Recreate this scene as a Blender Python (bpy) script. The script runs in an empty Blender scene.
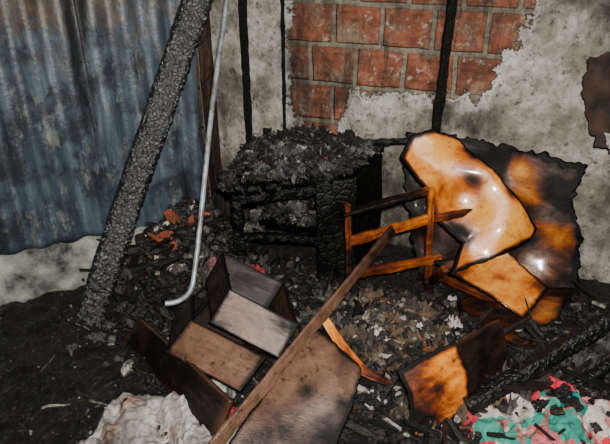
import bpy, bmesh, math, random
from mathutils import Vector, Matrix, noise as N
random.seed(7)
V=Vector
col=bpy.context.collection

# ------------------------------------------------------------------ materials
def mat(name):
    m=bpy.data.materials.new(name); m.use_nodes=True
    nt=m.node_tree
    return m,nt,nt.nodes['Principled BSDF']
def nd(nt,t,**k):
    n=nt.nodes.new(t)
    for a,b in k.items(): setattr(n,a,b)
    return n
def L(nt,a,b): nt.links.new(a,b)
def ramp(nt,fac,stops,interp='LINEAR'):
    r=nt.nodes.new('ShaderNodeValToRGB'); cr=r.color_ramp; cr.interpolation=interp
    while len(cr.elements)<len(stops): cr.elements.new(0.5)
    for e,(p,c) in zip(cr.elements,stops):
        e.position=p; e.color=(c[0],c[1],c[2],1)
    L(nt,fac,r.inputs[0]); return r.outputs[0]
def noi(nt,vec,scale,detail=6,rough=.6,dist=0):
    n=nd(nt,'ShaderNodeTexNoise'); n.inputs['Scale'].default_value=scale
    n.inputs['Detail'].default_value=detail; n.inputs['Roughness'].default_value=rough
    n.inputs['Distortion'].default_value=dist
    L(nt,vec,n.inputs['Vector']); return n.outputs[0]
def mth(nt,op,a,b=None,clamp=False):
    n=nd(nt,'ShaderNodeMath',operation=op,use_clamp=clamp)
    for i,x in enumerate((a,b)):
        if x is None: continue
        if isinstance(x,(int,float)): n.inputs[i].default_value=x
        else: L(nt,x,n.inputs[i])
    return n.outputs[0]
def mix(nt,f,a,b,mode='MIX'):
    n=nd(nt,'ShaderNodeMix',data_type='RGBA',blend_type=mode)
    if isinstance(f,(int,float)): n.inputs[0].default_value=f
    else: L(nt,f,n.inputs[0])
    for i,x in ((6,a),(7,b)):
        if isinstance(x,tuple): n.inputs[i].default_value=(x[0],x[1],x[2],1)
        else: L(nt,x,n.inputs[i])
    return n.outputs[2]
def bump(nt,bsdf,h,s=.5,d=.01):
    b=nd(nt,'ShaderNodeBump'); b.inputs['Strength'].default_value=s; b.inputs['Distance'].default_value=d
    L(nt,h,b.inputs['Height']); L(nt,b.outputs[0],bsdf.inputs['Normal'])
def obj(nt): return nd(nt,'ShaderNodeTexCoord').outputs['Object']
def attr(nt,n): return nd(nt,'ShaderNodeAttribute',attribute_name=n).outputs['Fac']
def step(nt,x,a,b):
    n=nd(nt,'ShaderNodeMapRange',interpolation_type='SMOOTHSTEP'); L(nt,x,n.inputs[0])
    n.inputs[1].default_value=a; n.inputs[2].default_value=b; return n.outputs[0]
def uv(nt): return nd(nt,'ShaderNodeTexCoord').outputs['UV']
def scaled(nt,vec,s):
    n=nd(nt,'ShaderNodeMapping'); n.inputs['Scale'].default_value=s; L(nt,vec,n.inputs['Vector']); return n.outputs[0]

def scorch(name,pale,mid,brown,black=(.004,.0035,.003),ns=7,amp=.5,grain=(3,60,1),gmix=.55,rough=.45,spec=.4,spk_c=None,spk=.58,coat=0):
    m,nt,b=mat(name); o=obj(nt)
    n1=noi(nt,o,ns,10,.66,1.0); n2=noi(nt,scaled(nt,uv(nt),(1.2,3.2,1)),2.2,6,.6,.6)
    nn=mth(nt,'ADD',mth(nt,'MULTIPLY',n1,.6),mth(nt,'MULTIPLY',n2,.4))
    t=mth(nt,'ADD',attr(nt,'burn'),mth(nt,'MULTIPLY',mth(nt,'SUBTRACT',nn,.5),amp))
    c=ramp(nt,t,[(0,pale),(.24,mid),(.44,brown),(.57,tuple(x*.25 for x in brown)),(.68,black)])
    g=noi(nt,scaled(nt,uv(nt),grain),3,6,.65)
    c=mix(nt,gmix,c,ramp(nt,g,[(.3,(.3,.27,.25)),(.62,(1,1,1))]),'MULTIPLY')
    sp=noi(nt,o,34,6,.7)
    c=mix(nt,step(nt,sp,spk,spk+.14),c,spk_c or tuple(x*.3 for x in brown))
    L(nt,c,b.inputs['Base Color'])
    L(nt,ramp(nt,t,[(.3,(rough,)*3),(.6,(.55,)*3)]),b.inputs['Roughness'])
    sv=nd(nt,'ShaderNodeMapRange'); L(nt,t,sv.inputs[0]); sv.inputs[1].default_value=.3; sv.inputs[2].default_value=.7
    sv.inputs[3].default_value=spec; sv.inputs[4].default_value=.12; L(nt,sv.outputs[0],b.inputs['Specular IOR Level'])
    if coat:
        cv=nd(nt,'ShaderNodeMapRange'); L(nt,t,cv.inputs[0]); cv.inputs[1].default_value=.3; cv.inputs[2].default_value=.65
        cv.inputs[3].default_value=coat; cv.inputs[4].default_value=0; L(nt,cv.outputs[0],b.inputs['Coat Weight'])
        b.inputs['Coat Roughness'].default_value=.14
    bump(nt,b,mth(nt,'ADD',g,noi(nt,o,50,6,.7)),.28,.005)
    return m
M_amber=scorch('scorched_amber_wood',(.88,.38,.045),(.60,.155,.006),(.15,.026,.003),amp=1.6,rough=.22,spec=.7,gmix=.5,ns=5.5,coat=.7)
M_brown=scorch('smoked_brown_wood',(.20,.11,.068),(.115,.055,.032),(.042,.019,.011),amp=1.45,rough=.34,spec=.45,gmix=.8,spk_c=(.02,.012,.008),spk=.54)
M_dkbrown=scorch('dark_burnt_wood',(.11,.048,.023),(.045,.019,.010),(.016,.008,.005),amp=1.1,rough=.42,spec=.4,spk_c=(.004,.003,.003))
M_ply=scorch('charred_plywood',(.68,.30,.05),(.36,.10,.010),(.095,.022,.004),amp=1.5,rough=.28,spec=.5,ns=4.5,gmix=.6,coat=.5)

def charmat(name,base=.012,top=.10,scale=55,rough=.5,spec=.5,use_attr=False):
    m,nt,b=mat(name); o=obj(nt)
    v=nd(nt,'ShaderNodeTexVoronoi',feature='DISTANCE_TO_EDGE'); v.inputs['Scale'].default_value=scale; L(nt,o,v.inputs['Vector'])
    e=step(nt,v.outputs['Distance'],.0,.18)
    n=noi(nt,o,18,6,.7)
    t=mth(nt,'MULTIPLY',attr(nt,'crk') if use_attr else e,step(nt,n,.35,.75))
    c=ramp(nt,t,[(0,(base*.3,)*3),(.5,(base,base,base*.95)),(1,(top,top*.98,top*.95))])
    L(nt,c,b.inputs['Base Color']); b.inputs['Roughness'].default_value=rough
    b.inputs['Specular IOR Level'].default_value=spec
    bump(nt,b,mth(nt,'ADD',mth(nt,'MULTIPLY',e,.6),noi(nt,o,90,5,.7)),.6,.007)
    return m
M_char=charmat('charcoal_wood',.004,.012,22,.42,.2)
M_beam=charmat('alligator_char',.02,.27,55,.36,.8,True)  # pale block tops paint the flash glint into the base colour
M_bchar=charmat('glossy_char',.005,.04,55,.42,.5,True)
M_post=charmat('sooted_post',.004,.012,40,.7,.15)

def floor_mat():
    m,nt,b=mat('charred_floor'); o=obj(nt)
    n=noi(nt,o,5,10,.72); n2=noi(nt,o,60,8,.75)
    t=mth(nt,'ADD',mth(nt,'MULTIPLY',n,.55),mth(nt,'MULTIPLY',n2,.5))
    c=ramp(nt,t,[(.3,(.002,.002,.002)),(.5,(.005,.0045,.004)),(.60,(.014,.013,.012)),(.70,(.09,.085,.075))])
    L(nt,c,b.inputs['Base Color']); b.inputs['Roughness'].default_value=.42
    bump(nt,b,mth(nt,'ADD',n2,noi(nt,o,160,4,.7)),1,.016); return m
M_floor=floor_mat()
def island(name,stops,rough=.7,ns=30):
    m,nt,b=mat(name); g=nd(nt,'ShaderNodeNewGeometry')
    o=obj(nt)
    c=ramp(nt,g.outputs['Random Per Island'],stops,'CONSTANT')
    n=noi(nt,o,ns,8,.7)
    c=mix(nt,.95,c,ramp(nt,n,[(.38,(.06,.055,.05)),(.62,(1,1,1))]),'MULTIPLY')
    L(nt,c,b.inputs['Base Color']); b.inputs['Roughness'].default_value=rough
    bump(nt,b,noi(nt,o,90,6,.7),.9,.008); return m
M_debris=island('charcoal_fragments',[(0,(.003,.003,.003)),(.42,(.009,.008,.0075)),(.68,(.024,.018,.014)),(.8,(.022,.011,.006)),(.925,(.11,.10,.09)),(.972,(.34,.32,.28))],.5,40)
M_ash=island('ash_fragments',[(0,(.016,.014,.012)),(.32,(.06,.046,.034)),(.54,(.14,.11,.08)),(.66,(.055,.027,.013)),(.80,(.30,.26,.215)),(.87,(.20,.075,.018)),(.95,(.46,.43,.38))],.7,45)
M_topash=island('grey_ash_flakes',[(0,(.004,.004,.004)),(.48,(.013,.012,.011)),(.72,(.045,.041,.036)),(.88,(.15,.14,.125)),(.96,(.34,.32,.29))],.6,36)

def wall_mat(name):
    m,nt,b=mat(name); u=uv(nt); o=obj(nt)
    br=nd(nt,'ShaderNodeTexBrick'); br.offset=.5
    jit=nd(nt,'ShaderNodeVectorMath',operation='MULTIPLY_ADD'); jn=nd(nt,'ShaderNodeTexNoise'); jn.inputs['Scale'].default_value=7; jn.inputs['Detail'].default_value=6
    L(nt,u,jn.inputs['Vector']); L(nt,jn.outputs['Color'],jit.inputs[0]); jit.inputs[1].default_value=(.030,.026,0); L(nt,u,jit.inputs[2])
    mp=nd(nt,'ShaderNodeMapping'); mp.inputs['Location'].default_value=(.05,-.09,0); L(nt,jit.outputs[0],mp.inputs['Vector'])
    L(nt,mp.outputs[0],br.inputs['Vector'])
    br.inputs['Scale'].default_value=1; br.inputs['Brick Width'].default_value=.25; br.inputs['Row Height'].default_value=.205
    br.inputs['Mortar Size'].default_value=.017; br.inputs['Mortar Smooth'].default_value=.5
    br.inputs['Color1'].default_value=(.34,.105,.052,1); br.inputs['Color2'].default_value=(.19,.068,.040,1)
    br.inputs['Mortar'].default_value=(.23,.205,.16,1)
    bn=noi(nt,o,12,10,.72)
    bc=mix(nt,.9,br.outputs['Color'],ramp(nt,bn,[(.3,(.13,.12,.11)),(.5,(.70,.68,.64)),(.7,(1.4,1.35,1.25))]),'MULTIPLY')
    bc=mix(nt,mth(nt,'MULTIPLY',step(nt,noi(nt,o,7,12,.8),.50,.62),.65),bc,(.26,.205,.145))
    bc=mix(nt,mth(nt,'MULTIPLY',step(nt,noi(nt,o,19,10,.8),.55,.64),.75),bc,(.44,.41,.34))
    bc=mix(nt,mth(nt,'MULTIPLY',step(nt,noi(nt,scaled(nt,o,(6,6,1)),2.5,10,.75),.52,.64),.75),bc,(.030,.024,.019))
    pl=ramp(nt,noi(nt,o,4,12,.72),[(.3,(.07,.066,.052)),(.48,(.24,.225,.18)),(.66,(.60,.58,.51))])
    pl=mix(nt,step(nt,noi(nt,o,22,10,.8),.50,.66),pl,(.05,.046,.037))
    pm=mth(nt,'ADD',attr(nt,'plaster'),mth(nt,'MULTIPLY',mth(nt,'SUBTRACT',noi(nt,o,11,10,.74),.5),.34))
    pf=step(nt,pm,-.006,.006)
    edge=mth(nt,'MULTIPLY',pf,mth(nt,'SUBTRACT',1,step(nt,pm,.01,.06)))
    pl=mix(nt,mth(nt,'MULTIPLY',edge,.65),pl,(.62,.60,.54))
    c=mix(nt,pf,bc,pl)
    sn=mth(nt,'ADD',mth(nt,'MULTIPLY',noi(nt,scaled(nt,o,(1,1,.6)),3.0,12,.76),.7),mth(nt,'MULTIPLY',noi(nt,scaled(nt,o,(5,5,.7)),2.2,8,.7),.3))
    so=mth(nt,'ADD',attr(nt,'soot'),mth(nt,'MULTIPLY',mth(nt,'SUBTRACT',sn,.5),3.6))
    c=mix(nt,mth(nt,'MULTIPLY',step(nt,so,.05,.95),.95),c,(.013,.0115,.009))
    L(nt,c,b.inputs['Base Color']); b.inputs['Roughness'].default_value=.75
    b.inputs['Specular IOR Level'].default_value=.25
    wv=nd(nt,'ShaderNodeTexWave',wave_type='BANDS',bands_direction='Y'); wv.inputs['Scale'].default_value=9; L(nt,u,wv.inputs['Vector'])
    hb=mth(nt,'SUBTRACT',mth(nt,'MULTIPLY',wv.outputs['Fac'],.15),mth(nt,'MULTIPLY',br.outputs['Fac'],.8))
    h=nd(nt,'ShaderNodeMix',data_type='FLOAT'); L(nt,pf,h.inputs[0]); L(nt,mth(nt,'ADD',hb,mth(nt,'MULTIPLY',bn,.9)),h.inputs[2])
    L(nt,mth(nt,'ADD',1.5,mth(nt,'MULTIPLY',noi(nt,o,16,10,.74),1.3)),h.inputs[3])
    bump(nt,b,h.outputs[0],1,.015); return m
M_wall=wall_mat('sooty_brick_and_plaster')

def sheet_mat():
    m,nt,b=mat('corrugated_metal'); o=obj(nt); u=uv(nt)
    st=noi(nt,scaled(nt,u,(13,1.0,1)),1.5,8,.65)
    c=ramp(nt,st,[(.3,(.018,.026,.036)),(.48,(.048,.072,.096)),(.6,(.09,.125,.152)),(.72,(.24,.275,.29))])
    blot=noi(nt,o,5,10,.7)
    c=mix(nt,mth(nt,'MULTIPLY',step(nt,blot,.46,.60),.9),c,(.022,.027,.033))
    pale=noi(nt,scaled(nt,u,(3,1,1)),4,12,.8)
    c=mix(nt,mth(nt,'MULTIPLY',step(nt,pale,.53,.64),.72),c,(.22,.23,.20))
    r=mth(nt,'ADD',attr(nt,'rust'),mth(nt,'MULTIPLY',mth(nt,'SUBTRACT',noi(nt,o,6,10,.72),.5),1.9))
    c=mix(nt,mth(nt,'MULTIPLY',step(nt,r,.42,.88),.78),c,ramp(nt,noi(nt,o,20,6,.6),[(.3,(.035,.022,.014)),(.6,(.11,.072,.045)),(.75,(.22,.16,.10))]))
    s=mth(nt,'ADD',attr(nt,'soot'),mth(nt,'MULTIPLY',mth(nt,'SUBTRACT',noi(nt,scaled(nt,u,(5,1,1)),2,10,.74),.5),2.7))
    c=mix(nt,mth(nt,'MULTIPLY',step(nt,s,.30,.9),.93),c,(.008,.008,.009))
    L(nt,c,b.inputs['Base Color']); b.inputs['Roughness'].default_value=.4; b.inputs['Metallic'].default_value=.2
    bump(nt,b,noi(nt,o,40,8,.7),.5,.007); return m
M_sheet=sheet_mat()
def simple(name,c1,c2,ns=12,rough=.6,metal=0,b_=.4,spec=.5):
    m,nt,b=mat(name); o=obj(nt)
    L(nt,ramp(nt,noi(nt,o,ns,8,.65),[(.35,c1),(.62,c2)]),b.inputs['Base Color'])
    b.inputs['Roughness'].default_value=rough; b.inputs['Metallic'].default_value=metal
    b.inputs['Specular IOR Level'].default_value=spec
    bump(nt,b,noi(nt,o,ns*4,6,.7),b_,.006); return m
M_conc=simple('whitewashed_concrete',(.015,.015,.014),(.32,.32,.28),7,.85)
M_pipe=simple('galvanised_pipe',(.08,.06,.05),(.33,.37,.41),16,.35,.2,.15)
M_redbrick=simple('broken_red_brick',(.03,.010,.006),(.30,.065,.025),16,.9,0,1)
M_rag=simple('burnt_rag',(.008,.006,.004),(.05,.024,.014),10,.9)
M_red=simple('red_rag',(.02,.004,.004),(.30,.018,.022),18,.8)
M_pink=simple('pink_rag',(.05,.015,.02),(.32,.11,.13),18,.8)
M_paper=simple('ash_paper',(.16,.145,.12),(.52,.49,.44),22,.9)
M_crump=simple('charred_paper',(.010,.008,.007),(.12,.075,.042),11,.8)
M_gcrump=simple('grey_ash_paper',(.005,.005,.005),(.055,.05,.045),14,.6)
M_wire=simple('burnt_wire',(.02,.015,.012),(.12,.08,.06),30,.5)
def cloth(name,stops,sc,dirt=.5,str_=(1,1,1),dsc=10,motif=.55):
    m,nt,b=mat(name); o=obj(nt)
    w=nd(nt,'ShaderNodeTexVoronoi'); w.inputs['Scale'].default_value=sc
    off=nd(nt,'ShaderNodeVectorMath',operation='MULTIPLY_ADD')
    nn=nd(nt,'ShaderNodeTexNoise'); nn.inputs['Scale'].default_value=9; nn.inputs['Detail'].default_value=5; L(nt,o,nn.inputs['Vector'])
    L(nt,nn.outputs['Color'],off.inputs[0]); off.inputs[1].default_value=(.18,.18,.18); L(nt,scaled(nt,o,str_),off.inputs[2])
    L(nt,off.outputs[0],w.inputs['Vector'])
    sp=nd(nt,'ShaderNodeSeparateColor'); L(nt,w.outputs['Color'],sp.inputs[0])
    c=ramp(nt,sp.outputs[0],stops,'CONSTANT')
    c=mix(nt,.7,c,ramp(nt,noi(nt,o,40,5,.7),[(.35,(.4,.38,.35)),(.6,(1,1,1))]),'MULTIPLY')
    v2=nd(nt,'ShaderNodeTexVoronoi'); v2.inputs['Scale'].default_value=30; L(nt,o,v2.inputs['Vector'])
    s2=nd(nt,'ShaderNodeSeparateColor'); L(nt,v2.outputs['Color'],s2.inputs[0])
    c=mix(nt,mth(nt,'MULTIPLY',step(nt,s2.outputs[1],.80,.82),motif),c,stops[1][1])
    c=mix(nt,mth(nt,'MULTIPLY',step(nt,noi(nt,o,dsc,10,.75),.60-.2*dirt,.68),.96),c,(.012,.010,.009))
    L(nt,c,b.inputs['Base Color']); b.inputs['Roughness'].default_value=.9
    b.inputs['Specular IOR Level'].default_value=.15
    bump(nt,b,noi(nt,o,160,3,.6),.3,.003); return m
M_clothR=cloth('patterned_cloth',[(0,(.46,.43,.37)),(.2,(.50,.03,.05)),(.42,(.01,.22,.20)),(.62,(.50,.14,.16)),(.76,(.50,.48,.42)),(.88,(.04,.26,.20))],6,.18,dsc=8)
M_clothL=cloth('dirty_white_cloth',[(0,(.26,.25,.225)),(.45,(.42,.405,.37)),(.90,(.18,.22,.12)),(.95,(.32,.22,.18))],9,.65,(2.2,.4,1),6,.0)

# ------------------------------------------------------------------ mesh tools
def link(me,name,mats,parent=None,smooth=False):
    ob=bpy.data.objects.new(name,me); col.objects.link(ob)
    for m in (mats if isinstance(mats,(list,tuple)) else [mats]): me.materials.append(m)
    if smooth:
        for p in me.polygons: p.use_smooth=True
    if parent: ob.parent=parent
    return ob
def empty(name):
    e=bpy.data.objects.new(name,None); e.empty_display_size=.05; col.objects.link(e); return e
def resample(pts,t):
    pts=[V(p) for p in pts]
    ls=[0]
    for a,b in zip(pts,pts[1:]): ls.append(ls[-1]+(b-a).length)
    d=t*ls[-1]
    for i in range(len(pts)-1):
        if d<=ls[i+1] or i==len(pts)-2:
            k=(d-ls[i])/max(1e-9,ls[i+1]-ls[i]); return pts[i].lerp(pts[i+1],k)
def coons(name,top,bottom,left,right,m,thick=.012,n=44,warp=.006,wscale=5,burn=None,jag=.0,parent=None,mod=None,seed=0):
    """surface spanning four boundary polylines, given real thickness"""
    me=bpy.data.meshes.new(name); nu=nv=n
    P=[]
    c00,c10,c01,c11=V(top[0]),V(top[-1]),V(bottom[0]),V(bottom[-1])
    for j in range(nv+1):
        v=j/nv
        lf=resample(left,v); rt=resample(right,v)
        row=[]
        for i in range(nu+1):
            u=i/nu
            p=(1-v)*resample(top,u)+v*resample(bottom,u)+(1-u)*lf+u*rt
            p-=(1-u)*(1-v)*c00+u*(1-v)*c10+(1-u)*v*c01+u*v*c11
            row.append(p)
        P.append(row)
    nrm=((c10-c00).cross(c01-c00)).normalized()
    cen=(c00+c10+c01+c11)/4
    size=((c10-c00).length+(c01-c00).length)/2
    o=V((seed*3.1,seed*1.7,seed*2.3))
    front=[];back=[];burns=[];uvs=[]
    for j in range(nv+1):
        for i in range(nu+1):
            u,v=i/nu,j/nv; p=P[j][i]
            e=min(u,1-u,v,1-v)
            if jag and e<.12:
                k=(1-e/.12)*jag*(N.noise(p*28+o)+.5*N.noise(p*70+o))
                p=p+(cen-p).normalized()*k*size
            p=p+nrm*warp*N.noise(p*wscale+o)
            if mod: p=mod(u,v,p,nrm)
            front.append(p+nrm*thick/2); back.append(p-nrm*thick/2)
            burns.append(burn(u,v) if burn else .5); uvs.append((u,v))
    vs=[tuple(p) for p in front+back]; K=len(front); W=nu+1
    fs=[]
    for j in range(nv):
        for i in range(nu):
            a=j*W+i; fs.append((a,a+W,a+W+1,a+1)); fs.append((K+a,K+a+1,K+a+W+1,K+a+W))
    for i in range(nu):
        fs.append((i,i+1,K+i+1,K+i)); a=nv*W+i; fs.append((a+1,a,K+a,K+a+1))
    for j in range(nv):
        a=j*W; fs.append((a+W,a,K+a,K+a+W)); a=j*W+nu; fs.append((a,a+W,K+a+W,K+a))
    me.from_pydata(vs,[],fs)
    at=me.attributes.new('burn','FLOAT','POINT'); at.data.foreach_set('value',burns+burns)
    ul=me.uv_layers.new(name='UVMap'); uu=uvs+uvs
    for l in me.loops: ul.data[l.index].uv=uu[l.vertex_index]
    bm=bmesh.new(); bm.from_mesh(me); bmesh.ops.recalc_face_normals(bm,faces=bm.faces); bm.to_mesh(me); bm.free()
    return link(me,name,m,parent,smooth=True)
def quad(name,a,b,c,d,m,**k):
    return coons(name,[a,b],[d,c],[a,d],[b,c],m,**k)
def edgeburn(base=.2,w=.12,k=.6,patches=(),dark=()):
    def f(u,v):
        e=min(u,1-u,v,1-v); t=base+k*max(0,1-e/w)
        for (x,y,r,s) in patches:
            t-=s*math.exp(-((u-x)**2+(v-y)**2)/(r*r))
        for (x,y,r,s) in dark:
            t+=s*math.exp(-((u-x)**2+(v-y)**2)/(r*r))
        return t
    return f
def timber(name,a,b,w,h,m,roll=0,rough=.003,cs=0,parent=None,burn=.5,cell=42,taper=1,amp=.012,bn=None):
    a,b=V(a),V(b); d=(b-a); Ln=d.length; d.normalize()
    up=V((0,0,1)) if abs(d.z)<.9 else V((0,1,0))
    x=d.cross(up).normalized(); y=x.cross(d).normalized()
    x,y=(math.cos(roll)*x+math.sin(roll)*y),(-math.sin(roll)*x+math.cos(roll)*y)
    res=.008 if cs else .02
    ns=max(2,int(Ln/res)); k=max(3,int(max(w,h)/res))
    ring=[]
    for s in range(4):
        for i in range(k):
            t=-.5+i/k
            ring.append({0:(t,-.5),1:(.5,t),2:(-t,.5),3:(-.5,-t)}[s])
    R=len(ring); vs=[];fs=[];crk=[];bu=[];uvs=[]
    for j in range(ns+1):
        t=j/ns; f=1+(taper-1)*t
        c=a+d*Ln*t
        for i,(rx,ry) in enumerate(ring):
            l=math.hypot(rx,ry); q=min(1,.62/l)
            p=c+x*rx*w*f*q+y*ry*h*f*q
            out=(x*rx+y*ry).normalized()
            if cs:
                q3=V((p.dot(x)*cell,p.dot(y)*cell,p.dot(d)*cell*.85))
                dd=N.voronoi(q3)[0]; e=min(1,(dd[1]-dd[0])*2.4)
                p=p+out*(amp*(e-.6)+.006*N.noise(p*6)); crk.append(e)
            else:
                p=p+out*rough*(N.noise(p*30)+N.noise(p*9)); crk.append(1)
            vs.append(tuple(p)); bu.append(bn(t) if bn else burn); uvs.append((t*Ln,i/R))
    for j in range(ns):
        for i in range(R):
            p=j*R+i; q=j*R+(i+1)%R; fs.append((p,q,q+R,p+R))
    fs.append(tuple(range(R-1,-1,-1))); fs.append(tuple(ns*R+i for i in range(R)))
    me=bpy.data.meshes.new(name); me.from_pydata(vs,[],fs)
    for n_,dt in (('burn',bu),('crk',crk)):
        at=me.attributes.new(n_,'FLOAT','POINT'); at.data.foreach_set('value',dt)
    ul=me.uv_layers.new(name='UVMap')
    for l in me.loops: ul.data[l.index].uv=uvs[l.vertex_index]
    return link(me,name,m,parent,smooth=bool(cs))

# ------------------------------------------------------------------ ground
def G(x,y,cx,cy,rx,ry,h): return h*math.exp(-((x-cx)/rx)**2-((y-cy)/ry)**2)
def ground(x,y):
    h=0
    h+=G(x,y,-.60,2.60,.24,.24,.30)+G(x,y,-.2,2.2,.25,.25,.10)+G(x,y,.35,1.95,.28,.22,.12)
    h+=G(x,y,.95,1.55,.3,.18,.05)+G(x,y,1.45,1.85,.3,.3,.18)+G(x,y,.2,1.5,.3,.25,.04)+G(x,y,-.9,2.45,.2,.2,.05)
    p=V((x,y,0))
    h+=.034*abs(N.noise(p*7))+.024*abs(N.noise(p*17+V((3,1,0))))+.011*N.noise(p*45)
    return h-.014
def grid(name,x0,x1,y0,y1,res,f,m):
    nx=int((x1-x0)/res); ny=int((y1-y0)/res); vs=[];fs=[]
    for j in range(ny+1):
        for i in range(nx+1):
            x=x0+(x1-x0)*i/nx; y=y0+(y1-y0)*j/ny; vs.append((x,y,f(x,y)))
    W=nx+1
    for j in range(ny):
        for i in range(nx):
            a=j*W+i; fs.append((a,a+1,a+W+1,a+W))
    me=bpy.data.meshes.new(name); me.from_pydata(vs,[],fs); return link(me,name,m,smooth=True)
grid('floor',-2.6,2.8,.3,3.5,.013,ground,M_floor)

# ------------------------------------------------------------------ walls
def polydist(pt,poly):
    x,y=pt; ins=False; md=9
    for i in range(len(poly)):
        x1,y1=poly[i]; x2,y2=poly[(i+1)%len(poly)]
        if (y1>y)!=(y2>y) and x<(x2-x1)*(y-y1)/(y2-y1)+x1: ins=not ins
        dx,dy=x2-x1,y2-y1; t=max(0,min(1,((x-x1)*dx+(y-y1)*dy)/(dx*dx+dy*dy)))
        md=min(md,math.hypot(x-x1-t*dx,y-y1-t*dy))
    return -md if ins else md
def wall(name,o,dirv,s0,s1,z1,pl,so,thick=.12,res=.02):
    o=V(o); dv=V(dirv).normalized(); nr=V((dv.y,-dv.x,0))
    if nr.y>0: nr=-nr
    ns=int((s1-s0)/res); nz=int(z1/res); vs=[];fs=[];A=[];B=[];U=[]
    for j in range(nz+1):
        for i in range(ns+1):
            s=s0+(s1-s0)*i/ns; z=z1*j/nz; p=o+dv*s+V((0,0,z))
            pp=pl(s,z); rel=.014*max(0,min(1,(pp+.06*N.noise(p*9))*40))
            p2=p+nr*(rel-.012+.005*N.noise(p*12)+.010*N.noise(p*3)); vs.append(tuple(p2)); A.append(pp); B.append(so(s,z)); U.append((s,z))
    W=ns+1; K=len(vs)
    for j in range(nz):
        for i in range(ns):
            a=j*W+i; fs.append((a,a+1,a+W+1,a+W))
    c=[0,ns,nz*W+ns,nz*W]
    for q in c:
        p=V(vs[q])-nr*thick; vs.append(tuple(p)); A.append(1); B.append(.5); U.append(U[q])
    b=[K,K+1,K+2,K+3]; fs.append((b[3],b[2],b[1],b[0]))
    fs.append(tuple([b[0],b[1]]+list(range(ns,-1,-1))))
    fs.append(tuple([b[2],b[3]]+[nz*W+i for i in range(0,ns+1)]))
    fs.append(tuple([b[1],b[2]]+[j*W+ns for j in range(nz,-1,-1)]))
    fs.append(tuple([b[3],b[0]]+[j*W for j in range(0,nz+1)]))
    me=bpy.data.meshes.new(name); me.from_pydata(vs,[],fs)
    for n_,dt in (('plaster',A),('soot',B)):
        at=me.attributes.new(n_,'FLOAT','POINT'); at.data.foreach_set('value',dt)
    ul=me.uv_layers.new(name='UVMap')
    for l in me.loops: ul.data[l.index].uv=U[l.vertex_index]
    bm=bmesh.new(); bm.from_mesh(me); bmesh.ops.recalc_face_normals(bm,faces=bm.faces); bm.to_mesh(me); bm.free()
    return link(me,name,M_wall)
brickpoly=[(.43,2.5),(1.66,2.5),(1.60,1.30),(1.57,1.15),(1.50,1.0),(1.44,.88),(1.36,.90),(1.1,.87),(.78,.86),(.70,.66),(.52,.62),(.44,.78)]
def plB(s,z): return polydist((s,z),brickpoly)
def soB(s,z):
    t=.12
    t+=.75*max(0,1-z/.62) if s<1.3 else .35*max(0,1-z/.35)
    t+=G(s,z,.30,1.1,.10,.6,.15)+G(s,z,1.24,1.2,.07,.6,.42)+G(s,z,.50,1.1,.09,.5,.45)+G(s,z,1.88,1.42,.30,.20,.62)  # last term: broad dark patch on the plaster right of the bricks
    t+=G(s,z,.03,.9,.10,.6,.30)+G(s,z,.62,.72,.15,.15,.30)+G(s,z,1.5,.74,.35,.07,.28)+G(s,z,2.10,.8,.09,.5,.32)+G(s,z,.8,1.3,.6,.10,.15)
    t-=G(s,z,.95,.74,.18,.10,.45)+G(s,z,1.75,.82,.2,.12,.25)+G(s,z,1.95,.5,.1,.3,.15)
    return t
wall('wall_back',(-.5,3.2,0),(1,-.37,0),-.02,2.9,2.4,plB,soB)
wall('wall_return',(-.52,2.83,0),(.02,.4,0),0,.42,2.4,lambda s,z:-.3+.35*(z<.3),lambda s,z:.62+.3*max(0,1-z/.8))
wall('wall_left',(-.53,2.845,0),(-1,-.5,0),0,2.3,2.4,lambda s,z:.3,lambda s,z:.5)

def sheet(name,s0,s1,z0,z1,off,rustf,parent):
    o=V((-.55,2.8,0)); dv=V((-1,-.5,0)).normalized(); nr=V((.4472,-.8944,0))
    ns=int((s1-s0)/.008); nz=60; vs=[];fs=[];R=[];S=[];U=[]
    for j in range(nz+1):
        for i in range(ns+1):
            s=s0+(s1-s0)*i/ns; z=z0+(z1-z0)*j/nz
            if j==0: z+=.02*N.noise(V((s*6,1,0)))
            p=o+dv*s+V((0,0,z)); w=.013*math.sin(s*2*math.pi/.135+.5*N.noise(V((s*2,z*1.5,0))))
            p+=nr*(off+w+.03*N.noise(V((s*2.5,z*2,4)))+.008*N.noise(V((s*8,z*7,2)))); vs.append(tuple(p))
            R.append(rustf(s,z)); U.append((s,z))
            S.append(.14+.35*max(0,1-s/.45)*(z<1.0)+G(s,z,.52,1.2,.05,.5,.8)+G(s,z,1.0,.30,.30,.2,.3)+.25*max(0,min(1,(z-1.15)*4)))
    W=ns+1
    for j in range(nz):
        for i in range(ns):
            a=j*W+i; fs.append((a,a+1,a+W+1,a+W))
    me=bpy.data.meshes.new(name); me.from_pydata(vs,[],fs)
    for n_,dt in (('rust',R),('soot',S)):
        at=me.attributes.new(n_,'FLOAT','POINT'); at.data.foreach_set('value',dt)
    ul=me.uv_layers.new(name='UVMap')
    for l in me.loops: ul.data[l.index].uv=U[l.vertex_index]
    ob=link(me,name,M_sheet,parent,smooth=True)
    md=ob.modifiers.new('gauge','SOLIDIFY'); md.thickness=.002
    return ob
cs=empty('corrugated_metal_sheet')
rf=lambda s,z:.14+.55*max(0,(z-.85)/.5)
sheet('sheet_overlap',.50,2.2,.26,2.35,.065,rf,cs)
sheet('sheet_end',.0,.56,.20,2.35,.04,lambda s,z:.28+.4*max(0,(z-.8)/.6),cs)
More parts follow.
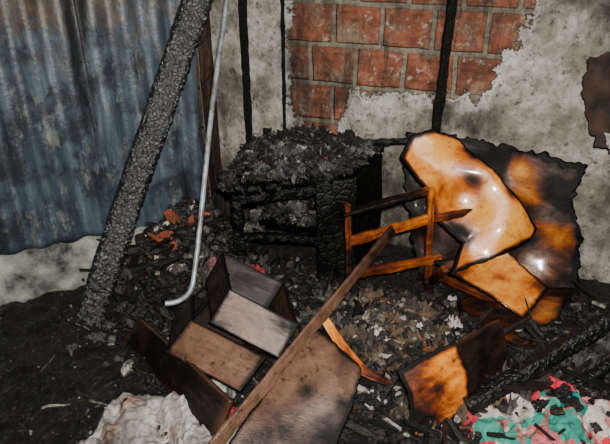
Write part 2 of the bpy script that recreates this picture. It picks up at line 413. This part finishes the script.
def kerb():
    o=V((-.58,2.78,0)); dv=V((-1,-.5,0)).normalized(); nr=V((.4472,-.8944,0))
    vs=[];fs=[];n=140; prof=[(.0,-.02),(.085,-.02),(.085,.03),(.075,.08),(.07,.13),(.065,.17),(.05,.225),(.0,.24)]
    for i in range(n+1):
        s=2.2*i/n
        for (q,z) in prof:
            p=o+dv*s+nr*q+V((0,0,z)); p+=nr*(.014*N.noise(p*9)+.016*N.noise(p*24))+V((0,0,.02*N.noise(p*7))); vs.append(tuple(p))
    k=len(prof)
    for i in range(n):
        for j in range(k-1):
            a=i*k+j; fs.append((a,a+k,a+k+1,a+1))
    me=bpy.data.meshes.new('k'); me.from_pydata(vs,[],fs); link(me,'trim_kerb',M_conc,smooth=True)
kerb()

# ------------------------------------------------------------------ posts, timber, pipe
timber('charred_roof_timber',(-1.03,2.14,-.01),(-.13,3.0,2.22),.12,.12,M_beam,roll=.5,cs=1,amp=.015,cell=46)
def wp(s,z,off): 
    d=V((1,-.37,0)).normalized(); nr=V((-.347,-.938,0)); return V((-.5,3.2,0))+d*s+nr*off+V((0,0,z))
timber('burnt_wall_post',wp(.20,0,.035),wp(.20,2.35,.035),.042,.045,M_post,rough=.005)
timber('burnt_wall_post',wp(.42,0,.025),wp(.42,2.35,.025),.020,.03,M_post,rough=.004)
timber('burnt_wall_post',wp(1.245,0,.03),wp(1.275,2.35,.03),.045,.05,M_post,rough=.006)
def tube(name,pts,r,m,parent=None):
    cu=bpy.data.curves.new(name,'CURVE'); cu.dimensions='3D'; cu.bevel_depth=r; cu.bevel_resolution=4; cu.use_fill_caps=True
    sp=cu.splines.new('NURBS'); sp.points.add(len(pts)-1)
    for p,q in zip(sp.points,pts): p.co=(*q,1)
    sp.use_endpoint_u=True; sp.order_u=3; sp.resolution_u=8; cu.materials.append(m)
    tmp=bpy.data.objects.new(name+'_c',cu); col.objects.link(tmp)
    me=bpy.data.meshes.new_from_object(tmp.evaluated_get(bpy.context.evaluated_depsgraph_get()))
    bpy.data.objects.remove(tmp)
    ob=bpy.data.objects.new(name,me); col.objects.link(ob)
    for p in me.polygons: p.use_smooth=True
    if parent: ob.parent=parent
    return ob
tube('metal_pipe',[(-.32,2.86,1.62),(-.35,2.74,1.37),(-.415,2.47,.95),(-.45,2.25,.60),(-.478,2.05,.32),(-.49,2.0,.245),(-.55,1.97,.205),(-.60,1.955,.215)],.0115,M_pipe)

# ------------------------------------------------------------------ charred table
tb=empty('charred_side_table')
A,B,C,D=V((-.38,2.38,.54)),V((.22,2.46,.60)),V((.40,2.76,.62)),V((-.24,2.92,.60))
def topmod(u,v,p,n): 
    return p+V((0,0,.018*N.noise(p*11)+.01*N.noise(p*30)))
coons('table_top',[D,C],[A,V((-.1,2.41,.55)),B],[D,A],[C,B],M_char,thick=.045,n=60,jag=.05,mod=topmod,parent=tb)
quad('front_stile',V((.05,2.44,.57)),V((.23,2.47,.58)),V((.24,2.46,.0)),V((.07,2.43,.0)),M_char,thick=.045,parent=tb,warp=.02,jag=.02)
quad('side_panel',V((.23,2.47,.58)),V((.40,2.72,.60)),V((.40,2.72,0)),V((.24,2.47,0)),M_char,thick=.03,parent=tb,warp=.02)
timber('back_leg',(.36,2.72,0),(.37,2.73,.58),.06,.06,M_char,parent=tb,rough=.006)
timber('front_leg',(-.32,2.43,0),(-.33,2.42,.54),.055,.055,M_char,parent=tb,rough=.01)
timber('back_leg_left',(-.22,2.84,0),(-.22,2.86,.58),.055,.055,M_char,parent=tb,rough=.008)
timber('front_rail',(-.34,2.42,.49),(.16,2.46,.53),.035,.06,M_char,parent=tb,rough=.01)
timber('lower_rail',(-.32,2.43,.28),(.06,2.45,.25),.035,.045,M_char,parent=tb,rough=.01)
quad('shelf',V((-.22,2.82,.30)),V((.28,2.70,.30)),V((.18,2.48,.25)),V((-.32,2.44,.28)),M_char,thick=.02,parent=tb,warp=.04,jag=.05)
quad('back_board',V((-.24,2.86,.56)),V((.34,2.74,.58)),V((.34,2.74,.0)),V((-.24,2.86,.0)),M_char,thick=.012,parent=tb,warp=.03,jag=.03)

# ------------------------------------------------------------------ debris
def shards(acc,mi,n,place,size,flat=.5,seed=1,long=.25):
    rnd=random.Random(seed); vs,fs,ms=acc
    for _ in range(n):
        x,y,z=place(rnd); s=size[0]+(size[1]-size[0])*rnd.random()**1.8
        s*=(1.5 if rnd.random()<.06 else 1)
        k=rnd.choice((5,6,7)); ax=V((rnd.uniform(-1,1),rnd.uniform(-1,1),rnd.uniform(-1,1))).normalized()
        R=Matrix.Rotation(rnd.gauss(0,.6),3,ax)@Matrix.Rotation(rnd.uniform(0,6.28),3,'Z')
        st=rnd.uniform(1.8,3.5) if rnd.random()<long else rnd.uniform(.8,1.4)
        h=s*flat*rnd.uniform(.4,1.6); base=len(vs)
        rad=[rnd.uniform(.5,1.2) for _ in range(k)]
        for lev,f in ((-.5,.8),(.1,1.0),(.5,.6)):
            for i in range(k):
                a=6.283*i/k+rnd.uniform(-.25,.25)
                p=V((math.cos(a)*s*.5*rad[i]*f*st,math.sin(a)*s*.5*rad[i]*f,lev*h+rnd.uniform(-.25,.25)*h))
                vs.append(tuple(R@p+V((x,y,z+h*.25))))
        n0=len(fs)
        for l in range(2):
            for i in range(k):
                a=base+l*k+i;b=base+l*k+(i+1)%k; fs.append((a,b,b+k,a+k))
        fs.append(tuple(base+i for i in range(k-1,-1,-1))); fs.append(tuple(base+2*k+i for i in range(k)))
        ms.extend([mi]*(len(fs)-n0))
def sticks(acc,mi,n,place,seed,ln=(.08,.28),th=(.006,.02),tilt=(-.15,.45)):
    rnd=random.Random(seed); vs,fs,ms=acc
    for _ in range(n):
        x,y,z=place(rnd); l=rnd.uniform(*ln); t=rnd.uniform(*th); base=len(vs)
        a=rnd.uniform(0,6.28); d=V((math.cos(a),math.sin(a),rnd.uniform(*tilt))).normalized()
        s=d.cross(V((0,0,1))).normalized(); u=s.cross(d)
        for j in range(5):
            q=j/4; c=V((x,y,z+.01))+d*l*(q-.3)+u*.01*N.noise(V((x*9,y*9,q*2)))
            w=t*(1-.5*q*q)*rnd.uniform(.8,1.2)
            for (sx,sy) in ((-1,-1),(1,-1),(1,1),(-1,1)): vs.append(tuple(c+s*sx*w*.7+u*sy*w*.45))
        n0=len(fs)
        for j in range(4):
            for i in range(4):
                p=base+j*4+i;q2=base+j*4+(i+1)%4; fs.append((p,q2,q2+4,p+4))
        fs.append((base+3,base+2,base+1,base)); fs.append((base+16,base+17,base+18,base+19))
        ms.extend([mi]*(len(fs)-n0))
def crumples(acc,mi,n,place,seed,size=(.05,.11),amp=.5):
    rnd=random.Random(seed); vs,fs,ms=acc
    for q in range(n):
        x,y,z=place(rnd); s=rnd.uniform(*size); base=len(vs); K=14; o=V((q*3.3+seed,q,0)); a=rnd.uniform(0,6.28)
        for j in range(K+1):
            for i in range(K+1):
                u,v=i/K-.5,j/K-.5; r=1+.5*N.noise(V((math.atan2(v,u)*1.5,q,seed)))
                u*=r; v*=r
                zz=s*amp*(N.noise(V((u*5,v*5,0))+o)+.9*abs(N.noise(V((u*12,v*12,3))+o)))+s*.22-s*.8*(u*u+v*v)
                vs.append((x+s*(u*math.cos(a)-v*math.sin(a)),y+s*(u*math.sin(a)+v*math.cos(a))*.8,z+zz))
        n0=len(fs)
        for j in range(K):
            for i in range(K):
                p=base+j*(K+1)+i; fs.append((p,p+1,p+K+2,p+K+1))
        ms.extend([mi]*(len(fs)-n0))
def emit(name,acc,mats,parent=None):
    me=bpy.data.meshes.new(name); me.from_pydata(acc[0],[],acc[1]); ob=link(me,name,mats,parent)
    me.polygons.foreach_set('material_index',acc[2]); return ob
def wallclip(x,y):
    if x<-.48: return min(y,2.66+.5*(x+.55))
    return min(y,2.85-.37*x-.05)
def gplace(cx,cy,rx,ry,extra=0):
    def f(r):
        x=r.gauss(cx,rx); y=wallclip(x,r.gauss(cy,ry))
        return (x,y,ground(x,y)+r.random()*extra)
    return f
def uplace(x0,x1,y0,y1,extra=0):
    def f(r):
        for _ in range(20):
            x=r.uniform(x0,x1); y=r.uniform(y0,y1)
            if y<wallclip(x,9): break
        return (x,y,ground(x,y)+r.random()*extra)
    return f
acc=([],[],[])
shards(acc,0,3200,uplace(-.75,1.6,1.15,2.7,.015),(.005,.026),seed=3)
shards(acc,0,2600,uplace(-1.5,-.55,1.15,2.4,.0),(.004,.018),seed=33)
shards(acc,0,1000,gplace(-.58,2.46,.16,.17,.07),(.010,.06),seed=4)
shards(acc,0,700,gplace(-.05,2.15,.16,.14,.07),(.012,.07),seed=5)
shards(acc,0,500,gplace(-.68,2.15,.10,.20,.04),(.010,.05),seed=25)
shards(acc,1,1000,gplace(.36,1.92,.15,.14,.07),(.008,.042),seed=6)
shards(acc,1,300,gplace(.36,1.72,.12,.10,.03),(.008,.03),seed=16)
shards(acc,0,900,gplace(.8,1.8,.2,.14,.05),(.010,.055),seed=8)
shards(acc,0,1100,gplace(1.25,1.70,.26,.17,.06),(.010,.055),seed=9)
shards(acc,0,500,gplace(.3,1.5,.25,.1,.02),(.008,.04),seed=10)
shards(acc,1,300,gplace(.70,1.50,.18,.10,.03),(.008,.03),seed=12)
shards(acc,1,160,gplace(-.60,2.42,.15,.14,.08),(.008,.03),seed=13)
shards(acc,5,22,gplace(-.62,2.46,.09,.08,.10),(.02,.045),flat=.8,seed=14,long=.1)
shards(acc,5,8,gplace(.1,2.2,.2,.1,.06),(.015,.03),flat=.8,seed=15)
sticks(acc,0,60,gplace(-.58,2.40,.18,.16,.08),41)
sticks(acc,0,46,gplace(-.1,2.15,.2,.12,.08),42)
sticks(acc,1,26,gplace(.35,1.9,.14,.12,.06),43,(.06,.16),(.004,.010))
sticks(acc,0,110,gplace(1.1,1.7,.3,.18,.06),44,(.1,.35))
sticks(acc,0,40,gplace(.35,1.5,.3,.12,.03),45)
sticks(acc,0,30,gplace(-.95,1.75,.25,.28,.0),46,(.05,.15),(.003,.007),(-.1,.12))
crumples(acc,2,40,gplace(.36,1.92,.15,.13,.05),51,(.04,.11))
crumples(acc,4,34,gplace(-.5,2.40,.18,.14,.05),52,(.05,.12))
crumples(acc,4,30,gplace(1.2,1.72,.25,.14,.05),53,(.05,.13))
crumples(acc,3,12,gplace(.42,1.93,.12,.10,.07),54,(.03,.07))
crumples(acc,3,18,gplace(-.62,2.47,.12,.12,.08),55,(.02,.06))
crumples(acc,2,24,gplace(.62,1.58,.2,.1,.03),56,(.04,.09))
crumples(acc,4,20,gplace(-.05,2.05,.16,.1,.04),57,(.05,.12))
crumples(acc,4,10,gplace(-.85,2.05,.15,.2,.0),58,(.04,.08),.35)
emit('charred_debris_pile',acc,[M_debris,M_ash,M_crump,M_paper,M_gcrump,M_redbrick])

acc=([],[],[])
def heapz(u,v): return .12*math.exp(-((u-.42)/.33)**2-((v-.62)/.5)**2)+.06*math.exp(-((u-.15)/.2)**2-((v-.3)/.3)**2)
def tpl(f,lo=0):
    def tplace(r):
        u,v=r.uniform(-.04,1.0),r.uniform(-.03,1); p=(A.lerp(B,u)).lerp(D.lerp(C,u),v)
        return (p.x,p.y,p.z+.022+f*(lo+(1-lo)*r.random())*heapz(u,v))
    return tplace
shards(acc,0,1700,tpl(1,.3),(.008,.028),flat=.7,seed=11,long=.12)
shards(acc,0,380,tpl(.9,.3),(.025,.06),flat=.5,seed=17,long=.3)
sticks(acc,0,34,tpl(1,.5),61,(.06,.24),(.005,.012),(-.2,.12))
crumples(acc,1,30,tpl(1,.3),63,(.05,.10),.35)
shards(acc,2,12,tpl(1,.8),(.012,.024),flat=.8,seed=18,long=0)
def inside(r):
    u,v=r.uniform(.05,.8),r.uniform(.1,.8); p=(A.lerp(B,u)).lerp(D.lerp(C,u),v); return (p.x,p.y,.30+.10*r.random()*math.sin(u*4)**2)
shards(acc,0,420,inside,(.015,.05),seed=19)
crumples(acc,1,12,inside,64,(.05,.11),.4)
emit('burnt_rubble',acc,[M_topash,M_gcrump,M_redbrick],tb)

# ------------------------------------------------------------------ drawers
def drawer(name,FTL,W,H,Dp,m,burnF,inner):
    e=empty(name); FTL,W,H,Dp=V(FTL),V(W),V(H),V(Dp)
    h=H*.92
    quad('front',FTL,FTL+W,FTL+W+H,FTL+H,m,thick=.016,burn=burnF,parent=e,warp=.006,seed=1,jag=.006)
    a=FTL+W*.03; b=FTL+W*.97
    quad('side_left',a+Dp,a,a+h,a+Dp+h,inner,thick=.011,burn=edgeburn(.45,.1,.3),parent=e,seed=2)
    quad('side_right',b,b+Dp,b+Dp+h,b+h,inner,thick=.011,burn=edgeburn(.45,.1,.3),parent=e,seed=3)
    quad('back',a+Dp,b+Dp,b+Dp+h,a+Dp+h,inner,thick=.011,burn=edgeburn(.5,.1,.3),parent=e,seed=4)
    quad('bottom',a+Dp+h,b+Dp+h,b+h,a+h,inner,thick=.006,burn=edgeburn(.75,.1,.3),parent=e,seed=5)
    return e
drawer('burnt_drawer',(-.29,1.77,.42),(.27,-.09,-.10),(-.075,-.07,-.105),(-.06,.24,.02),M_brown,edgeburn(.18,.06,.6,dark=((1,.1,.3,.5),(.1,.9,.2,.3))),M_dkbrown)
drawer('burnt_drawer',(-.45,1.755,.285),(.31,-.165,-.045),(-.095,-.07,-.105),(-.03,.20,-.02),M_brown,edgeburn(.14,.06,.6,dark=((0,1,.25,.35),(.9,.0,.2,.3))),M_dkbrown)
ds=empty('collapsed_dresser')
quad('side_panel',(-.70,1.93,.15),(-.245,1.41,.20),(-.32,1.40,.01),(-.80,1.95,.03),M_dkbrown,thick=.02,burn=edgeburn(.55,.06,-.35),warp=.01,jag=.01,parent=ds)
quad('top_panel',(-.46,1.99,.16),(-.30,2.05,.37),(-.33,1.86,.38),(-.53,1.82,.14),M_dkbrown,thick=.016,burn=edgeburn(.35,.1,.3),jag=.02,parent=ds)
coons('front_panel',[(.02,1.78,.25),(.21,1.55,.22)],[(-.28,1.27,.10),(.09,1.30,.04)],[(.02,1.78,.25),(-.12,1.53,.17),(-.28,1.27,.10)],[(.21,1.55,.22),(.17,1.45,.15),(.09,1.30,.04)],
   M_brown,thick=.016,burn=edgeburn(.14,.05,.6,dark=((.95,.85,.35,.6),(.3,.95,.3,.4),(.75,.08,.15,.3),(.45,.45,.12,.35),(.9,.45,.12,.4))),jag=.012,warp=.012,parent=ds)
timber('burnt_wood_slat',(-.30,1.27,.14),(.385,2.15,.47),.018,.05,M_brown,roll=.3,bn=lambda t:.12+.5*max(0,(t-.6)/.4),rough=.004)
timber('charred_stick',(.34,2.70,.67),(.74,2.60,.735),.03,.03,M_char,rough=.006)
coons('peeling_veneer_strip',[(.06,1.78,.26),(.09,1.80,.26)],[(.31,1.58,.11),(.34,1.60,.11)],[(.06,1.78,.26),(.13,1.68,.19),(.22,1.62,.12),(.31,1.58,.11)],[(.09,1.80,.26),(.16,1.71,.20),(.24,1.65,.13),(.34,1.60,.11)],M_amber,thick=.005,burn=lambda u,v:.1+.45*v,n=20)

# ------------------------------------------------------------------ chair
ch=empty('burnt_wooden_chair')
coons('curved_back_panel',[(.46,2.45,.70),(.50,2.52,.77),(.59,2.55,.79),(.74,2.55,.75)],[(.67,2.20,.20),(.89,2.24,.27),(1.07,2.28,.34),(1.09,2.32,.38)],
  [(.46,2.45,.70),(.57,2.42,.54),(.61,2.38,.42),(.75,2.30,.31),(.67,2.20,.20)],[(.74,2.55,.75),(.91,2.45,.58),(1.09,2.32,.38)],
  M_amber,thick=.022,burn=edgeburn(.11,.05,.9,dark=((.10,.72,.16,.6),(.95,.2,.10,.5),(.66,.40,.12,.40),(.0,.45,.14,.5),(.30,.40,.12,.36),(.95,.6,.07,.5),(.45,.42,.07,.15)),patches=((.55,.78,.3,.10),(.4,.2,.2,.1))),jag=.015,warp=.07,wscale=5,parent=ch,n=70)
quad('seat_board',(.62,2.31,.20),(.97,2.29,.27),(1.13,2.15,.15),(.98,2.00,.10),M_amber,thick=.018,burn=edgeburn(.14,.06,.6,dark=((.1,.1,.3,.4),(.9,.9,.2,.3),(.5,.5,.1,.2))),warp=.02,jag=.02,parent=ch)
am=lambda a,b:(lambda t:a+(b-a)*t)
for nm,a,b,w,h,bn in (
 ('front_leg',(.22,2.25,.0),(.19,2.25,.54),.030,.036,am(.75,.45)),
 ('back_leg',(.62,2.35,.0),(.585,2.36,.57),.034,.042,am(.55,.42)),
 ('arm_rail',(.17,2.24,.50),(.58,2.37,.56),.05,.022,am(.85,.6)),
 ('side_rail',(.20,2.25,.35),(.61,2.36,.42),.028,.045,am(.45,.28)),
 ('low_rail',(.25,2.21,.20),(.66,2.33,.215),.028,.04,am(.5,.32)),
 ('cross_rail',(.61,2.35,.42),(.90,2.42,.44),.028,.04,am(.5,.8)),
 ('cross_rail_low',(.64,2.33,.12),(1.0,2.05,.09),.028,.04,am(.5,.7)),
 ('back_post',(.66,2.22,.22),(.62,2.40,.0),.03,.035,am(.5,.8))):
    timber(nm,a,b,w,h,M_amber,bn=bn,parent=ch,rough=.005)

coons('charred_plywood_panel',[(.52,2.72,.72),(.73,2.66,.72),(1.0,2.57,.70),(1.33,2.45,.65)],[(.60,2.46,.0),(.95,2.38,.02),(1.33,2.26,.02)],
  [(.52,2.72,.72),(.50,2.62,.5),(.60,2.46,.0)],[(1.33,2.45,.65),(1.27,2.40,.5),(1.34,2.34,.3),(1.33,2.26,.02)],
  M_ply,thick=.02,burn=edgeburn(.62,.05,.4,patches=((.66,.14,.09,.50),(.75,.27,.10,.5),(.85,.58,.09,.32),(.78,.8,.12,.30)),dark=((.52,.12,.08,.4),(.95,.3,.10,.3))),jag=.03,warp=.04,n=80)
coons('warped_burnt_board',[(.72,2.20,.06),(1.0,2.22,.10),(1.31,2.22,.10)],[(.74,1.98,.03),(.85,1.88,.05),(.96,1.80,.03)],
  [(.72,2.20,.06),(.74,1.98,.03)],[(1.31,2.22,.10),(1.2,2.1,.12),(1.09,1.93,.08),(.96,1.80,.03)],
  M_ply,thick=.014,burn=edgeburn(.62,.06,.3,patches=((.85,.4,.14,.30),(.9,.7,.1,.3))),jag=.03,warp=.03,n=50)

# ------------------------------------------------------------------ cabinet box front right
cb=empty('burnt_cabinet_box')
coons('side_panel',[(.33,1.54,.22),(.44,1.575,.265),(.55,1.60,.30)],[(.39,1.42,.02),(.5,1.46,.02),(.62,1.52,.05)],[(.33,1.54,.22),(.37,1.50,.16),(.39,1.42,.02)],[(.55,1.60,.30),(.60,1.57,.2),(.62,1.52,.05)],
  M_amber,thick=.012,burn=edgeburn(.30,.08,.6,patches=((.75,.25,.22,.2),),dark=((.2,.1,.3,.35),(.1,.8,.35,.35),(.5,.5,.10,.2))),jag=.025,warp=.02,parent=cb)
quad('back_panel',(.55,1.61,.30),(.75,1.74,.30),(.83,1.70,.07),(.62,1.53,.04),M_dkbrown,thick=.012,burn=edgeburn(.5,.08,-.2),jag=.02,warp=.02,parent=cb)
quad('floor_panel',(.62,1.53,.05),(.83,1.70,.07),(.62,1.66,.04),(.42,1.46,.03),M_dkbrown,thick=.01,burn=edgeburn(.8,.08,.2),jag=.02,parent=cb)
timber('charred_floor_timber',(.60,1.50,.08),(1.55,1.92,.40),.055,.06,M_bchar,cs=1,amp=.01,roll=.3)
timber('charred_floor_timber',(.78,1.47,.05),(1.5,1.78,.24),.04,.045,M_bchar,cs=1,amp=.01,roll=.1)
timber('charred_floor_timber',(.95,2.0,.05),(1.5,1.72,.22),.04,.04,M_bchar,cs=1,amp=.01,roll=.1)

# ------------------------------------------------------------------ cloths
def heap(name,cx,cy,rx,ry,h,m,seed=0,n=120,fold=1,aniso=(9,5,7,-3),fine=.018):
    vs=[];fs=[]; o=V((seed*1.3,seed*2.1,seed))
    for j in range(n+1):
        for i in range(n+1):
            u=-1+2*i/n; v=-1+2*j/n
            r=min(1,math.hypot(u*.85,v*.85)*(1+.6*N.noise(V((u*1.7,v*1.7,seed)))))
            p=V((cx+u*rx,cy+v*ry,0)); q=p+.05*V((N.noise(p*6+o),N.noise(p*6-o),0))
            rid=1-abs(N.noise(V((q.x*aniso[0]+q.y*aniso[1],q.y*aniso[2]+q.x*aniso[3],0))+o))*2.4
            rid2=1-abs(N.noise(V((q.x*26-q.y*11,q.y*16,2))+o))*2
            f=(1-r**4)
            z=ground(p.x,p.y)+f*(h*(.8+.2*(1-r))+fold*(.030*rid+fine*rid2))-.04*(1-f)
            vs.append((q.x,q.y,z))
    W=n+1
    for j in range(n):
        for i in range(n):
            a=j*W+i; fs.append((a,a+1,a+W+1,a+W))
    me=bpy.data.meshes.new(name); me.from_pydata(vs,[],fs); return link(me,name,m,smooth=True)
heap('patterned_cloth',.89,1.43,.33,.24,.045,M_clothR,1,fine=.010)
heap('white_cloth',-.50,1.44,.30,.28,.025,M_clothL,2,aniso=(13,6,3,-2),fine=.006)
heap('red_rag',-.30,1.55,.06,.04,.03,M_red,3,30,.4)
heap('pink_rag',-.42,2.34,.07,.05,.08,M_pink,4,40,.6)
heap('red_rag',-.27,2.24,.07,.05,.10,M_red,6,40,.6)

hr=empty('hanging_burnt_rag')
coons('rag_body',[(1.22,2.46,1.15),(1.34,2.42,1.18),(1.6,2.32,1.2)],[(1.30,2.38,.78),(1.42,2.36,.74),(1.6,2.28,.70)],[(1.22,2.46,1.15),(1.21,2.43,1.0),(1.30,2.38,.78)],[(1.6,2.32,1.2),(1.62,2.3,.7)],M_rag,thick=.012,warp=.09,wscale=9,jag=.04,n=60,parent=hr)
quad('rag_pale_tail',(1.30,2.33,.85),(1.50,2.29,.86),(1.50,2.29,.74),(1.36,2.31,.73),M_paper,thick=.008,warp=.03,wscale=14,jag=.06,n=30,parent=hr)
tube('burnt_wire',[(.58,2.05,.10),(.50,1.95,.19),(.42,2.02,.16),(.36,1.92,.2),(.28,1.98,.12)],.003,M_wire)
tube('burnt_wire',[(-.75,2.3,.05),(-.66,2.35,.20),(-.55,2.28,.14),(-.45,2.33,.22),(-.4,2.25,.08)],.003,M_wire)

# ------------------------------------------------------------------ lights, world, camera
fl=bpy.data.lights.new('camera_flash','AREA'); fl.shape='DISK'; fl.size=.07; fl.energy=132; fl.color=(1,.96,.89)
fo=bpy.data.objects.new('camera_flash',fl); col.objects.link(fo); fo.location=(.05,-.05,1.80)
fo.rotation_euler=(V((.2,2.4,.65))-V(fo.location)).to_track_quat('-Z','Y').to_euler()
dl=bpy.data.lights.new('daylight_opening','AREA'); dl.size=1.4; dl.energy=8; dl.color=(.85,.93,1)
do=bpy.data.objects.new('daylight_opening',dl); col.objects.link(do); do.location=(.5,1.4,3.2)
do.rotation_euler=(V((.2,2.8,.7))-V(do.location)).to_track_quat('-Z','Y').to_euler()
w=bpy.data.worlds.new('world'); bpy.context.scene.world=w; w.use_nodes=True
w.node_tree.nodes['Background'].inputs[0].default_value=(.62,.72,.85,1); w.node_tree.nodes['Background'].inputs[1].default_value=.06
c=bpy.data.cameras.new('camera'); c.sensor_width=36; c.lens=560/610*36
o=bpy.data.objects.new('camera',c); col.objects.link(o)
o.location=(0,0,1.65); o.rotation_euler=(math.radians(62),0,0); bpy.context.scene.camera=o
